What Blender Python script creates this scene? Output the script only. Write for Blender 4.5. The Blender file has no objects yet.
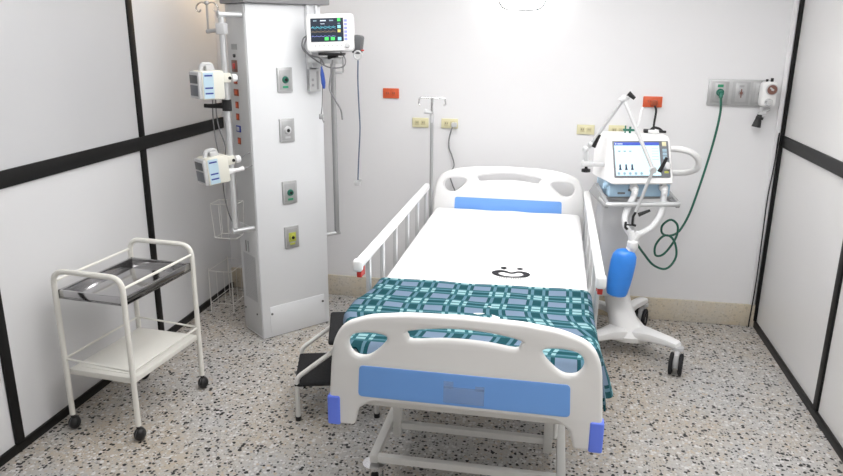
import bpy, bmesh, math, random
from mathutils import Matrix, Vector
random.seed(7)
C = bpy.context.scene.collection
V = Vector
PI = math.pi

# ------------------------------------------------------------------ materials
def nodes_of(name):
    m = bpy.data.materials.new(name); m.use_nodes = True
    nt = m.node_tree
    return m, nt, nt.nodes['Principled BSDF']

def mat(name, col, rough=.5, metal=0., spec=.5, emit=None, estr=0., noise=0., nscale=6., bump=0., bscale=80., trans=0., alpha=1.):
    m, nt, b = nodes_of(name)
    b.inputs['Base Color'].default_value = (*col, 1)
    b.inputs['Roughness'].default_value = rough
    b.inputs['Metallic'].default_value = metal
    b.inputs['Specular IOR Level'].default_value = spec
    if emit:
        b.inputs['Emission Color'].default_value = (*emit, 1); b.inputs['Emission Strength'].default_value = estr
    if trans: b.inputs['Transmission Weight'].default_value = trans
    if alpha < 1: b.inputs['Alpha'].default_value = alpha
    tc = nt.nodes.new('ShaderNodeTexCoord')
    if noise:
        n = nt.nodes.new('ShaderNodeTexNoise'); n.inputs['Scale'].default_value = nscale; n.inputs['Detail'].default_value = 5
        nt.links.new(tc.outputs['Object'], n.inputs['Vector'])
        r = nt.nodes.new('ShaderNodeValToRGB')
        r.color_ramp.elements[0].position = .3; r.color_ramp.elements[1].position = .7
        r.color_ramp.elements[0].color = (*[c*(1-noise) for c in col], 1)
        r.color_ramp.elements[1].color = (*[min(1, c*(1+noise*.4)) for c in col], 1)
        nt.links.new(n.outputs['Fac'], r.inputs['Fac']); nt.links.new(r.outputs['Color'], b.inputs['Base Color'])
    if bump:
        n = nt.nodes.new('ShaderNodeTexNoise'); n.inputs['Scale'].default_value = bscale
        nt.links.new(tc.outputs['Object'], n.inputs['Vector'])
        bp = nt.nodes.new('ShaderNodeBump'); bp.inputs['Strength'].default_value = bump; bp.inputs['Distance'].default_value = .002
        nt.links.new(n.outputs['Fac'], bp.inputs['Height']); nt.links.new(bp.outputs['Normal'], b.inputs['Normal'])
    return m

def terrazzo(name, base, tint, amount=1., k=1.):
    m, nt, b = nodes_of(name)
    L = nt.links.new; N = nt.nodes.new
    tc = N('ShaderNodeTexCoord')
    nz = N('ShaderNodeTexNoise'); nz.inputs['Scale'].default_value = 38; nz.inputs['Detail'].default_value = 2
    L(tc.outputs['Object'], nz.inputs['Vector'])
    mixv = N('ShaderNodeMix'); mixv.data_type = 'VECTOR'; mixv.inputs['Factor'].default_value = .012
    L(tc.outputs['Object'], mixv.inputs[4]); L(nz.outputs['Color'], mixv.inputs[5])
    def chips(scale, rmin, rmax, seedoff):
        mp = N('ShaderNodeMapping'); mp.inputs['Location'].default_value = (seedoff, seedoff*.7, 0)
        L(mixv.outputs[1], mp.inputs['Vector'])
        v = N('ShaderNodeTexVoronoi'); v.feature = 'F1'; v.inputs['Scale'].default_value = scale
        L(mp.outputs['Vector'], v.inputs['Vector'])
        sep = N('ShaderNodeSeparateColor'); L(v.outputs['Color'], sep.inputs['Color'])
        mr = N('ShaderNodeMapRange'); mr.inputs['To Min'].default_value = rmin; mr.inputs['To Max'].default_value = rmax
        L(sep.outputs['Green'], mr.inputs['Value'])
        sub = N('ShaderNodeMath'); sub.operation = 'SUBTRACT'; L(mr.outputs['Result'], sub.inputs[0]); L(v.outputs['Distance'], sub.inputs[1])
        mk = N('ShaderNodeMath'); mk.operation = 'MULTIPLY'; mk.use_clamp = True; mk.inputs[1].default_value = 14; L(sub.outputs[0], mk.inputs[0])
        return sep.outputs['Red'], mk.outputs[0]
    def ramp(fac, stops):
        r = N('ShaderNodeValToRGB'); r.color_ramp.interpolation = 'CONSTANT'
        while len(r.color_ramp.elements) < len(stops): r.color_ramp.elements.new(.5)
        for e, (p, c) in zip(r.color_ramp.elements, stops): e.position = p; e.color = (*c, 1)
        L(fac, r.inputs['Fac']); return r.outputs['Color']
    # soft large-scale warmth
    big = N('ShaderNodeTexNoise'); big.inputs['Scale'].default_value = 1.7; big.inputs['Detail'].default_value = 6; big.inputs['Roughness'].default_value = .65
    L(tc.outputs['Object'], big.inputs['Vector'])
    br = N('ShaderNodeValToRGB'); br.color_ramp.elements[0].position = .40; br.color_ramp.elements[1].position = .62
    br.color_ramp.elements[0].color = (*base, 1); br.color_ramp.elements[1].color = (*tint, 1)
    L(big.outputs['Fac'], br.inputs['Fac'])
    col = br.outputs['Color']
    def over(col, fac, c):
        mx = N('ShaderNodeMix'); mx.data_type = 'RGBA'
        f = N('ShaderNodeMath'); f.operation = 'MULTIPLY'; f.inputs[1].default_value = amount; L(fac, f.inputs[0])
        L(f.outputs[0], mx.inputs['Factor']); L(col, mx.inputs[6]); L(c, mx.inputs[7]); return mx.outputs[2]
    s, mk = chips(95, .25, .62, 3.1)      # fine crushed stone
    col = over(col, mk, ramp(s, [(0, tuple(k*c for c in (.17,.165,.16))), (.25, tuple(k*c for c in (.28,.275,.265))), (.5, tuple(k*c for c in (.33,.325,.315))), (.7, tuple(k*c for c in (.31,.265,.21))), (.82, tuple(k*c for c in (.44,.435,.43))), (.93, tuple(k*c for c in (.07,.07,.07)))]))
    s, mk = chips(60, .18, .64, 11.7)     # larger chips
    white = (.74,.73,.71)
    sc = ramp(s, [(0, (.008,.008,.009)), (.31, (.04,.04,.04)), (.36, tuple(k*c for c in (.27,.265,.26))), (.45, tuple(k*c for c in (.33,.28,.22))), (.56, tuple(k*c for c in (.34,.335,.325))), (.76, tuple(k*c for c in (.43,.425,.42)))])
    col = over(col, mk, sc)
    L(col, b.inputs['Base Color'])
    b.inputs['Roughness'].default_value = .38; b.inputs['Specular IOR Level'].default_value = .35
    return m

def plaid(name):
    m, nt, b = nodes_of(name); L = nt.links.new; N = nt.nodes.new
    uv = N('ShaderNodeUVMap'); uv.uv_map = 'weave'
    sep = N('ShaderNodeSeparateXYZ'); L(uv.outputs['UV'], sep.inputs[0])
    def frac(o, period, off):
        a = N('ShaderNodeMath'); a.operation = 'MULTIPLY_ADD'; a.inputs[1].default_value = 1/period; a.inputs[2].default_value = off; L(o, a.inputs[0])
        f = N('ShaderNodeMath'); f.operation = 'FRACT'; L(a.outputs[0], f.inputs[0]); return f.outputs[0]
    u = frac(sep.outputs['X'], .17, .0); v = frac(sep.outputs['Y'], .130, .0)
    def steps(o, stops):
        r = N('ShaderNodeValToRGB'); r.color_ramp.interpolation = 'CONSTANT'
        while len(r.color_ramp.elements) < len(stops): r.color_ramp.elements.new(.5)
        for e, (p, c) in zip(r.color_ramp.elements, stops): e.position = p; e.color = (*c, 1)
        L(o, r.inputs['Fac']); return r.outputs['Color']
    dark = (.009,.055,.068); mid = (.036,.12,.145); lav = (.145,.20,.28); mint = (.24,.40,.43); teal = (.016,.088,.105); gap = (.085,.17,.22)
    # rows of the wide columns (lavender / teal stripes)
    wide = steps(v, [(0, lav), (.42, teal), (.52, mid), (.56, gap), (.61, teal), (.66, dark), (.78, teal), (.82, gap), (.87, mid), (.91, teal)])
    # rows of the narrow checks: two alternating column kinds
    ka = steps(v, [(0, dark), (.42, mid), (.54, mint), (.68, teal), (.74, mint), (.90, mid)])
    kb = steps(v, [(0, gap), (.42, mid), (.54, teal), (.68, mid), (.74, teal), (.90, mid)])
    kind = steps(u, [(0, (0,0,0)), (.45, (1,1,0)), (.53, (0,1,0)), (.61, (1,1,0)), (.83, (0,1,0)), (.91, (1,1,0))])
    ks = N('ShaderNodeSeparateColor'); L(kind, ks.inputs[0])
    m1 = N('ShaderNodeMix'); m1.data_type = 'RGBA'; L(ks.outputs['Red'], m1.inputs['Factor']); L(kb, m1.inputs[6]); L(ka, m1.inputs[7])
    m2 = N('ShaderNodeMix'); m2.data_type = 'RGBA'; L(ks.outputs['Green'], m2.inputs['Factor']); L(wide, m2.inputs[6]); L(m1.outputs[2], m2.inputs[7])
    L(m2.outputs[2], b.inputs['Base Color'])
    b.inputs['Roughness'].default_value = .9; b.inputs['Specular IOR Level'].default_value = .1
    n = N('ShaderNodeTexNoise'); n.inputs['Scale'].default_value = 400; L(uv.outputs['UV'], n.inputs['Vector'])
    bp = N('ShaderNodeBump'); bp.inputs['Strength'].default_value = .3; bp.inputs['Distance'].default_value = .002
    L(n.outputs['Fac'], bp.inputs['Height']); L(bp.outputs['Normal'], b.inputs['Normal'])
    return m

M = dict(
    wall=mat('wall_paint', (.80,.80,.815), .62, spec=.3, noise=.015, nscale=2),
    laminate=mat('white_laminate', (.72,.725,.74), .27, spec=.55, noise=.01, nscale=3),
    laminate_r=mat('white_laminate_right', (.74,.735,.735), .33, spec=.5, noise=.01, nscale=3),
    satin=mat('satin_panel', (.56,.565,.58), .30, spec=.85, noise=.01, nscale=3),
    ceiling=mat('ceiling_paint', (.82,.82,.82), .8),
    black=mat('black_trim', (.010,.010,.010), .45, spec=.2, noise=.1),
    floor=terrazzo('terrazzo', (.43,.425,.42), (.45,.395,.325), 1., 1.38),
    cove=terrazzo('terrazzo_baseboard', (.60,.56,.49), (.64,.55,.40), .18, 1.7),
    plastic=mat('white_plastic', (.76,.755,.74), .38, noise=.01),
    plastic_w=mat('bright_white_plastic', (.84,.84,.84), .35, noise=.01),
    enamel=mat('white_enamel', (.74,.735,.71), .35, noise=.015, nscale=20),
    cream=mat('cream_enamel', (.78,.77,.72), .38, noise=.02, nscale=14),
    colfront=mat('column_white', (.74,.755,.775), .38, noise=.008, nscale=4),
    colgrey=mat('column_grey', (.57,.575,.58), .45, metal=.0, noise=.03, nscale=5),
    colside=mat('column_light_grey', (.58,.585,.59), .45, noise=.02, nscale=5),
    cap=mat('cap_grey', (.26,.26,.27), .5, noise=.03),
    grille=mat('grille_grey', (.46,.465,.47), .5),
    steel=mat('stainless_steel', (.60,.60,.61), .22, metal=1., noise=.02, nscale=30),
    tray=mat('polished_tray_steel', (.47,.465,.47), .10, metal=1., noise=.02, nscale=10),
    brushed=mat('brushed_plate', (.50,.505,.51), .45, metal=.55, noise=.04, nscale=60),
    platein=mat('plate_inset', (.42,.425,.43), .45, metal=.4, noise=.03, nscale=60),
    alu=mat('aluminium_paint', (.62,.63,.64), .35, metal=.5, noise=.02),
    tubegrey=mat('grey_tube', (.42,.425,.43), .35, metal=.5, noise=.02),
    blue=mat('panel_blue', (.17,.38,.82), .40, noise=.015),
    bumper=mat('bumper_blue', (.14,.23,.88), .38, noise=.015),
    sheet=mat('white_sheet', (.90,.90,.91), .85, spec=.15, bump=.25, bscale=14),
    matt=mat('mattress_cover', (.70,.72,.74), .7),
    plaid=plaid('plaid_weave'),
    ink=mat('print_ink', (.035,.035,.04), .8, spec=.1),
    inkgrey=mat('print_ink_grey', (.42,.42,.42), .8, spec=.1),
    whiteprint=mat('white_print', (.86,.87,.87), .8, spec=.1),
    rubber=mat('black_rubber', (.018,.018,.02), .75, spec=.25, bump=.5, bscale=300, noise=.2, nscale=60),
    blackp=mat('black_plastic', (.014,.014,.015), .4, spec=.4, noise=.1),
    darkgrey=mat('dark_grey_plastic', (.10,.105,.11), .45, noise=.08),
    grey=mat('grey_plastic', (.36,.365,.37), .45, noise=.03),
    lgrey=mat('light_grey_plastic', (.56,.565,.575), .42, noise=.02),
    red=mat('red_plastic', (.55,.03,.02), .4, noise=.05),
    orange=mat('orange_socket', (.66,.115,.04), .42, noise=.04),
    orange_d=mat('orange_socket_dark', (.33,.06,.02), .45, noise=.04),
    yellow=mat('ivory_socket', (.74,.70,.46), .42, noise=.03),
    yellow_d=mat('ivory_socket_dark', (.62,.57,.34), .45, noise=.03),
    navy=mat('navy_socket', (.03,.05,.30), .4, noise=.05),
    green=mat('green_ring', (.02,.16,.11), .4, noise=.05),
    greenlab=mat('green_label', (.03,.30,.15), .5, noise=.05),
    lime=mat('lime_ring', (.45,.48,.08), .45, noise=.05),
    hose=mat('green_hose', (.010,.115,.075), .35, noise=.06, nscale=30),
    cablegrey=mat('grey_cable', (.22,.22,.23), .5, noise=.05),
    cableblue=mat('slate_blue_cable', (.10,.13,.20), .5, noise=.05),
    clamp=mat('white_cable', (.72,.72,.72), .45, noise=.02),
    probe=mat('blue_probe', (.03,.08,.35), .4, noise=.05),
    pump=mat('pump_cream', (.74,.735,.66), .42, noise=.015),
    pumplab=mat('pump_label_blue', (.50,.66,.76), .5, noise=.02),
    lung=mat('blue_bag', (.04,.25,.80), .30, noise=.08, nscale=12, bump=.6, bscale=18),
    hosew=mat('translucent_white_hose', (.84,.85,.86), .4),
    vblue=mat('ventilator_blue', (.40,.57,.72), .4, noise=.03),
    bezel=mat('bezel_grey', (.16,.17,.19), .45, noise=.04),
    clear=mat('clear_plastic', (.40,.50,.66), .3, alpha=.35),
    lamp=mat('lamp_glow', (.9,.9,.9), .5, emit=(1,.98,.96), estr=22.),
    added_warm=mat('added_warm_glow', (.9,.8,.6), .5, emit=(1,.66,.30), estr=40.),
    lamprim=mat('lamp_rim', (.50,.50,.51), .4, noise=.02),
    dial=mat('dial_brown', (.20,.09,.07), .4, noise=.1),
    chrome=mat('chrome', (.72,.72,.73), .12, metal=1., noise=.02, nscale=30),
)
def glow(name, col, s): return mat(name, tuple(c*.25 for c in col), .3, emit=col, estr=s*1.0)
M['scr_dark'] = glow('screen_dark', (.02,.03,.05), 1.)
M['scr_teal'] = glow('screen_cyan_trace', (.12,.50,.62), 1.)
M['scr_green'] = glow('screen_green', (.10,.85,.18), 1.)
M['scr_yellow'] = glow('screen_yellow', (.85,.72,.20), 1.)
M['scr_cyan'] = glow('screen_cyan', (.35,.85,.95), 1.)
M['scr_white'] = glow('screen_white', (.75,.85,1.), 1.)
M['scr_brown'] = glow('screen_amber_trace', (.22,.17,.10), 1.)
M['scr_violet'] = glow('screen_violet', (.30,.34,.80), 1.)
M['scr_light'] = glow('screen_pale_blue', (.70,.93,.98), 1.)
M['scr_bar'] = glow('screen_blue_bar', (.05,.10,.55), 1.)
M['scr_ink'] = mat('screen_ink', (.02,.03,.08), .4)
M['scr_greyk'] = glow('screen_grey_key', (.30,.42,.50), 1.)

# ------------------------------------------------------------------ mesh builder
def basis(z):
    z = V(z).normalized(); a = V((0,0,1)) if abs(z.z) < .9 else V((1,0,0))
    x = a.cross(z).normalized(); return x, z.cross(x), z
def smooth_path(pts, n=6, closed=False):
    P = [V(p) for p in pts]; out = []; k = len(P)
    segs = k if closed else k-1
    for i in range(segs):
        if closed: p0, p1, p2, p3 = P[(i-1) % k], P[i], P[(i+1) % k], P[(i+2) % k]
        else:
            p1, p2 = P[i], P[i+1]
            p0 = P[i-1] if i else p1*2-p2
            p3 = P[i+2] if i+2 < k else p2*2-p1
        for j in range(n):
            t = j/n
            out.append(.5*((2*p1)+(p2-p0)*t+(2*p0-5*p1+4*p2-p3)*t*t+(3*p1-p0-3*p2+p3)*t**3))
    if not closed: out.append(P[-1])
    return out
def fillet(pts, r, n=6, closed=False):
    """polyline with rounded corners"""
    P = [V(p) for p in pts]; out = []; k = len(P)
    for i in range(k):
        if not closed and i in (0, k-1): out.append(P[i]); continue
        a, b, c = P[i-1], P[i], P[(i+1) % k]
        rr = r[i] if isinstance(r, (list, tuple)) else r
        if rr <= 0: out.append(b); continue
        d1, d2 = (a-b), (c-b); l1, l2 = d1.length, d2.length; d1.normalize(); d2.normalize()
        ang = d1.angle(d2, PI)
        t = min(rr/math.tan(ang/2), l1*.49, l2*.49) if ang < PI-1e-3 else 0
        s, e = b+d1*t, b+d2*t
        for j in range(n+1):
            q = j/n; out.append(s*(1-q)**2+b*2*q*(1-q)+e*q*q)
    return out

class MB:
    def __init__(self): self.bm = bmesh.new(); self.uv = None
    def box(self, c, s, bevel=0., rot=None, seg=2):
        r = bmesh.ops.create_cube(self.bm, size=1.); vs = r['verts']
        mt = Matrix.Translation(V(c)) @ (rot.to_4x4() if rot else Matrix.Identity(4)) @ Matrix.Diagonal((*s, 1))
        bmesh.ops.transform(self.bm, matrix=mt, verts=vs)
        if bevel:
            es = list({e for v in vs for e in v.link_edges})
            bmesh.ops.bevel(self.bm, geom=es, offset=bevel, segments=seg, profile=.5, affect='EDGES')
        return self
    def box2(self, a, b, bevel=0., seg=2):
        a, b = V(a), V(b); return self.box((a+b)/2, [abs(q) for q in (b-a)], bevel, None, seg)
    def rings(self, rings, closed=False, cap=True):
        R = [[self.bm.verts.new(p) for p in r] for r in rings]; n = len(R[0])
        k = len(R) if closed else len(R)-1
        for i in range(k):
            a, b = R[i], R[(i+1) % len(R)]
            for j in range(n): self.bm.faces.new((a[j], a[(j+1) % n], b[(j+1) % n], b[j]))
        if cap and not closed:
            self.bm.faces.new(R[0][::-1]); self.bm.faces.new(R[-1])
        return self
    def cyl(self, p0, p1, r, r2=None, seg=16):
        x, y, z = basis(V(p1)-V(p0)); r2 = r if r2 is None else r2
        ring = lambda p, q: [V(p)+(x*math.cos(2*PI*i/seg)+y*math.sin(2*PI*i/seg))*q for i in range(seg)]
        return self.rings([ring(p0, r), ring(p1, r2)])
    def tube(self, pts, r, seg=10, closed=False, radii=None):
        P = [V(p) for p in pts]; n = len(P); rings = []; x = None
        for i in range(n):
            if closed: t = P[(i+1) % n]-P[i-1]
            else: t = P[min(i+1, n-1)]-P[max(i-1, 0)]
            if t.length < 1e-9: t = V((0,0,1))
            t.normalize()
            if x is None: x, y, _ = basis(t)
            else:
                x = x-t*x.dot(t)
                x = x.normalized() if x.length > 1e-6 else basis(t)[0]
                y = t.cross(x)
            q = radii[i] if radii else r
            rings.append([P[i]+(x*math.cos(2*PI*k/seg)+y*math.sin(2*PI*k/seg))*q for k in range(seg)])
        return self.rings(rings, closed)
    def lathe(self, prof, o=(0,0,0), axis=(0,0,1), seg=24):
        x, y, z = basis(axis); o = V(o)
        return self.rings([[o+z*h+(x*math.cos(2*PI*k/seg)+y*math.sin(2*PI*k/seg))*max(r, 1e-4) for k in range(seg)] for r, h in prof])
    def sphere(self, c, r, s=(1,1,1), seg=16):
        q = bmesh.ops.create_uvsphere(self.bm, u_segments=seg, v_segments=max(8, seg//2), radius=r)
        bmesh.ops.transform(self.bm, matrix=Matrix.Translation(V(c)) @ Matrix.Diagonal((*s, 1)), verts=q['verts']); return self
    def sheet(self, f, nu, nv, th, uv=None):
        """thin cloth: grid surface f(a,b) with thickness th"""
        g = [[self.bm.verts.new(f(i/nu, j/nv)) for j in range(nv+1)] for i in range(nu+1)]
        fs = []
        lay = self.bm.loops.layers.uv.new('weave') if uv else None
        for i in range(nu):
            for j in range(nv):
                fc = self.bm.faces.new((g[i][j], g[i+1][j], g[i+1][j+1], g[i][j+1])); fs.append(fc)
                if lay:
                    for lp, (a, b) in zip(fc.loops, ((i,j),(i+1,j),(i+1,j+1),(i,j+1))): lp[lay].uv = uv(a/nu, b/nv)
        self.bm.normal_update()
        bmesh.ops.solidify(self.bm, geom=fs, thickness=th)
        return self
    def xf(self, mt): bmesh.ops.transform(self.bm, matrix=mt, verts=self.bm.verts[:]); return self

WM = {}          # world matrix of every object, by name
def empty_matrix(loc, rz=0): return Matrix.Translation(V(loc)) @ Matrix.Rotation(rz, 4, 'Z')
def obj(name, mb, m, parent=None, local=False, recalc=True, smooth=35):
    me = bpy.data.meshes.new(name)
    if isinstance(mb, MB):
        if recalc: bmesh.ops.recalc_face_normals(mb.bm, faces=mb.bm.faces[:])
        mb.bm.to_mesh(me); mb.bm.free()
    else: me = mb
    o = bpy.data.objects.new(name, me); C.objects.link(o)
    me.materials.clear(); me.materials.append(M[m] if isinstance(m, str) else m)
    if parent is not None:
        o.parent = parent; W = WM[parent.name]
        if not local: me.transform(W.inverted())
        WM[o.name] = W
    else:
        if len(me.vertices):
            xs = [v.co for v in me.vertices]
            c = V((sum(v.x for v in xs)/len(xs), sum(v.y for v in xs)/len(xs), min(v.z for v in xs)))
            me.transform(Matrix.Translation(-c)); o.location = c
            WM[o.name] = Matrix.Translation(c)
    for p in me.polygons: p.use_smooth = True
    me.set_sharp_from_angle(angle=math.radians(smooth))
    return o
def tag(o, label, cat, group=None):
    o['label'] = label; o['category'] = cat
    if group: o['group'] = group
    return o
def thing(name, label, cat, mtx, group=None):
    o = bpy.data.objects.new(name, None); C.objects.link(o); o.empty_display_size = .05
    if not isinstance(mtx, Matrix): mtx = Matrix.Translation(V(mtx))
    o.matrix_world = mtx; o.location = mtx.to_translation(); o.rotation_euler = mtx.to_euler()
    WM[o.name] = mtx.copy()
    return tag(o, label, cat, group)
def struct(name, mb, m, parent=None):
    o = obj(name, mb, m, parent)
    if parent is None: o['kind'] = 'structure'
    return o
def board(outlines, thick, bevel, mtx):
    """flat board from 2D outlines (holes nest), rounded edges; returns a mesh"""
    cu = bpy.data.curves.new('tmp', 'CURVE'); cu.dimensions = '2D'; cu.fill_mode = 'BOTH'
    for pts in outlines:
        s = cu.splines.new('POLY'); s.points.add(len(pts)-1)
        for p, q in zip(s.points, pts): p.co = (q[0], q[1], 0, 1)
        s.use_cyclic_u = True
    cu.extrude = thick/2-bevel; cu.bevel_depth = bevel; cu.bevel_resolution = 3; cu.offset = -bevel
    o = bpy.data.objects.new('tmp', cu); C.objects.link(o)
    dg = bpy.context.evaluated_depsgraph_get(); me = bpy.data.meshes.new_from_object(o.evaluated_get(dg))
    bpy.data.objects.remove(o); bpy.data.curves.remove(cu)
    bm = bmesh.new(); bm.from_mesh(me); bmesh.ops.remove_doubles(bm, verts=bm.verts[:], dist=1e-5)
    bmesh.ops.recalc_face_normals(bm, faces=bm.faces[:]); bm.to_mesh(me); bm.free()
    me.transform(mtx); return me
def copy_tree(o, parent=None, mtx=None):
    c = o.copy(); C.objects.link(c)
    if parent is not None: c.parent = parent
    if mtx is not None:
        c.location = mtx.to_translation(); c.rotation_euler = mtx.to_euler(); WM[c.name] = mtx.copy()
    else: WM[c.name] = WM[parent.name]
    for ch in [x for x in C.objects if x.parent == o]: copy_tree(ch, c)
    return c
# vertical-plane matrix: local x -> world X, local y -> world Z, local z -> world -Y (towards the viewer)
def facing(y, x=0, z=0): return Matrix(((1,0,0,x),(0,0,-1,y),(0,1,0,z),(0,0,0,1)))

# ------------------------------------------------------------------ room
XL, XR, YB, YF, ZC = -2.26, 1.346, 4.56, -1.5, 2.50
ZR = 1.2
struct('floor', MB().box2((XL-.1,YF-.1,-.1), (XR+.1,YB+.1,0)), 'floor')
struct('ceiling', MB().box2((XL-.1,YF-.1,ZC), (XR+.1,YB+.1,ZC+.1)), 'ceiling')
struct('wall_left', MB().box2((XL-.1,YF,0), (XL,YB,ZC)), 'laminate')
struct('wall_right', MB().box2((XR,YF,0), (XR+.1,YB,ZC)), 'laminate_r')
struct('wall_back', MB().box2((XL-.1,YB,0), (XR+.1,YB+.1,ZC)), 'wall')
struct('wall_front', MB().box2((XL-.1,YF-.1,0), (XR+.1,YF,ZC)), 'wall')
struct('baseboard_back', MB().box2((XL,YB-.018,0), (XR,YB,.148), .004), 'cove')
struct('baseboard_left', MB().box2((XL,YF,0), (XL+.016,YB-.02,.042), .003), 'black')
struct('baseboard_right', MB().box2((XR-.016,YF,0), (XR,YB-.02,.042), .003), 'black')
n = 0
def trim(a, b):
    global n; n += 1
    struct('trim_%d' % n, MB().box2(a, b, .003), 'black')
struct('window_1', MB().box2((XL,1.22,ZR+.03), (XL+.005,3.55,ZC)), 'satin')
trim((XL,YF,ZR-.037), (XL+.014,YB,ZR+.037))           # left horizontal rail
for y in (2.387, 3.57, 1.2, 0.0): trim((XL,y-.026,.042), (XL+.012,y+.026,ZC))
trim((XR-.014,YF,ZR-.034), (XR,YB,ZR+.034))           # right horizontal rail
for y in (3.41, 2.2, 1.0): trim((XR-.012,y-.026,.042), (XR,y+.026,ZC))
trim((XR-.02,YB-.026,.042), (XR,YB,ZC))               # corner strip
struct('trim_20', MB().box2((1.292,YB-.02,.15), (1.318,YB,ZC), .004), 'wall')       # white cable trunking by the corner

# ------------------------------------------------------------------ lamps
def squircle(a, b, r, k=8): return [(p.x, p.y) for p in fillet([(-a,-b,0),(a,-b,0),(a,b,0),(-a,b,0)], r, k, True)]
t = thing('wall_lamp', 'glowing rounded bulkhead lamp high on the back wall above the headboard', 'lamp', (-.238,YB,1.93))
obj('diffuser', board([squircle(.138,.113,.08)], .060, .012, facing(YB-.031,-.238,2.056)), 'lamp', t)
obj('rim', board([squircle(.147,.122,.088), squircle(.136,.111,.078)], .016, .003, facing(YB-.056,-.238,2.056)), 'cap', t)
ADDED_PANELS = [(.35,1.0,.62,9.6,'added ceiling light panel nearer the viewpoint on the right-hand side'),
    (-1.3,2.3,.62,3.6,'added ceiling light panel over the trolley side of the room'), (.35,2.3,.62,9.8,'added ceiling light panel right of the bed foot'),
    (-.5,3.2,.62,7.0,'added ceiling light panel over the head half of the bed'), (.75,3.2,.42,4.4,'added ceiling light panel above the ventilator'), (-1.55,3.55,.32,3.4,'small square added ceiling light panel beside the supply column')]
for x, y, hx, es, lab in ADDED_PANELS:  # unseen panels, added and balanced to give the room its main light
    t = thing('added_ceiling_light', lab, 'ceiling light', (x,y,ZC), 'added ceiling light panels')
    obj('frame', MB().box2((x-hx-.04,y-.36,ZC-.03), (x+hx+.04,y+.36,ZC), .004), 'lamprim', t)
    obj('diffuser', MB().box2((x-hx,y-.32,ZC-.036), (x+hx,y+.32,ZC-.028)), mat('added_panel_glow', (.9,.9,.9), .5, emit=(1,.985,.97), estr=es), t)

# ------------------------------------------------------------------ medical supply column
A = V((-1.663,3.711,0)); U = V((.64507,.76412,0)).normalized(); W = V((-U.y,U.x,0))
MC = Matrix(((U.x,W.x,0,A.x),(U.y,W.y,0,A.y),(0,0,1,0),(0,0,0,1)))
def cw(u, v, z): return MC @ V((u,v,z))
CWD, CDP = .468, .245
t = thing('medical_supply_column', 'tall white floor-standing medical supply column with four gas outlets on its front', 'medical column', MC)
col = t
obj('body', MB().box2((0,.0,.002), (CWD,CDP,1.95), .006), 'colfront', t, local=True)
obj('plinth', MB().box2((.008,.008,0), (CWD-.008,CDP-.008,.014)), 'darkgrey', t, local=True)
obj('top_cap', MB().box2((-.02,-.03,1.95), (CWD+.045,CDP+.03,2.08), .005), 'cap', t, local=True)
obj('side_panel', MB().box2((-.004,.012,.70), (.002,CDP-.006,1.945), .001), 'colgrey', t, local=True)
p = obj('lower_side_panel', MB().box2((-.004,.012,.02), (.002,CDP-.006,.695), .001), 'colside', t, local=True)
g = MB()
for i in range(24): g.box2((-.006,.05,.235+i*.0115), (-.003,.20,.242+i*.0115))
g.box2((-.0045,.045,.23), (-.003,.205,.515))
obj('vent_grille', g, 'grille', p, local=True)
for v_, z_ in ((.215,.15), (.06,.15)): obj('screw', MB().cyl((-.004,v_,z_), (-.008,v_,z_), .006, seg=10), 'darkgrey', p, local=True)
p = obj('access_panel', MB().box2((.05,-.003,.03), (.43,.003,.20), .0015), 'colfront', t, local=True)
for u_ in (.062,.418): obj('screw', MB().cyl((u_,-.003,.155), (u_,-.007,.155), .007, seg=10), 'darkgrey', p, local=True)
# gas outlets on the front
for zc, ring, lab in ((1.542,'green','gas outlet with green ring, highest on the column'), (1.257,'lgrey','gas outlet with white collar, second from the top'), (.891,'green','gas outlet with green ring, third from the top'), (.616,'lime','gas outlet with lime yellow ring, lowest on the column')):
    uc = .216
    p = obj('gas_outlet', MB().box2((uc-.047,-.012,zc-.067), (uc+.047,.002,zc+.067), .003), 'brushed', t, local=True); p['label'] = lab
    obj('inset', MB().box2((uc-.034,-.014,zc-.054), (uc+.034,-.011,zc+.054), .001), 'platein', p, local=True)
    if ring == 'lime': obj('backing', MB().box2((uc-.024,-.0165,zc-.026), (uc+.024,-.0135,zc+.03), .001), ring if ring == 'lime' else 'lgrey', p, local=True)
    obj('collar', MB().cyl((uc,-.012,zc), (uc,-.024,zc), .021 if ring != 'lgrey' else .026, .017, 20), ring, p, local=True)
    obj('socket', MB().cyl((uc,-.024,zc), (uc,-.027,zc), .0095, seg=14), 'blackp', p, local=True)
    obj('name_plate', MB().box2((uc-.017,-.0155,zc-.046), (uc+.017,-.0135,zc-.034)), {'green':'greenlab','lime':'lime','lgrey':'lgrey'}[ring], p, local=True)
# left-face electrical fittings
obj('name_plate', MB().box2((-.006,.115,1.705), (-.003,.185,1.735)), 'grey', t, local=True)
obj('key_switch', MB().cyl((-.003,.15,1.672), (-.012,.15,1.672), .010, seg=12), 'blackp', t, local=True)
p = obj('power_switch', MB().box2((-.010,.125,1.583), (-.003,.190,1.648), .003), 'dial', t, local=True)
obj('rocker', MB().box2((-.014,.142,1.600), (-.009,.172,1.630), .002), 'red', p, local=True)
for zc, m_, vv in ((1.535,'orange',.040), (1.470,'orange',.055), (1.400,'orange',.034), (1.333,'orange',.034), (1.265,'navy',.055), (1.195,'orange',.034)):
    p = obj('socket', MB().box2((-.009,.157-vv/2,zc-.019), (-.003,.157+vv/2,zc+.019), .002), 'orange_d' if m_ == 'orange' else m_, t, local=True)
    obj('socket_insert', MB().box2((-.0115,.157-vv*.3,zc-.011), (-.008,.157+vv*.3,zc+.011), .001), m_ if m_ == 'orange' else 'lgrey', p, local=True)
for v_ in (.155,.125): obj('latch', MB().box2((-.010,v_-.004,.53), (-.003,v_+.004,.60), .002), 'grey', t, local=True)
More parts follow.
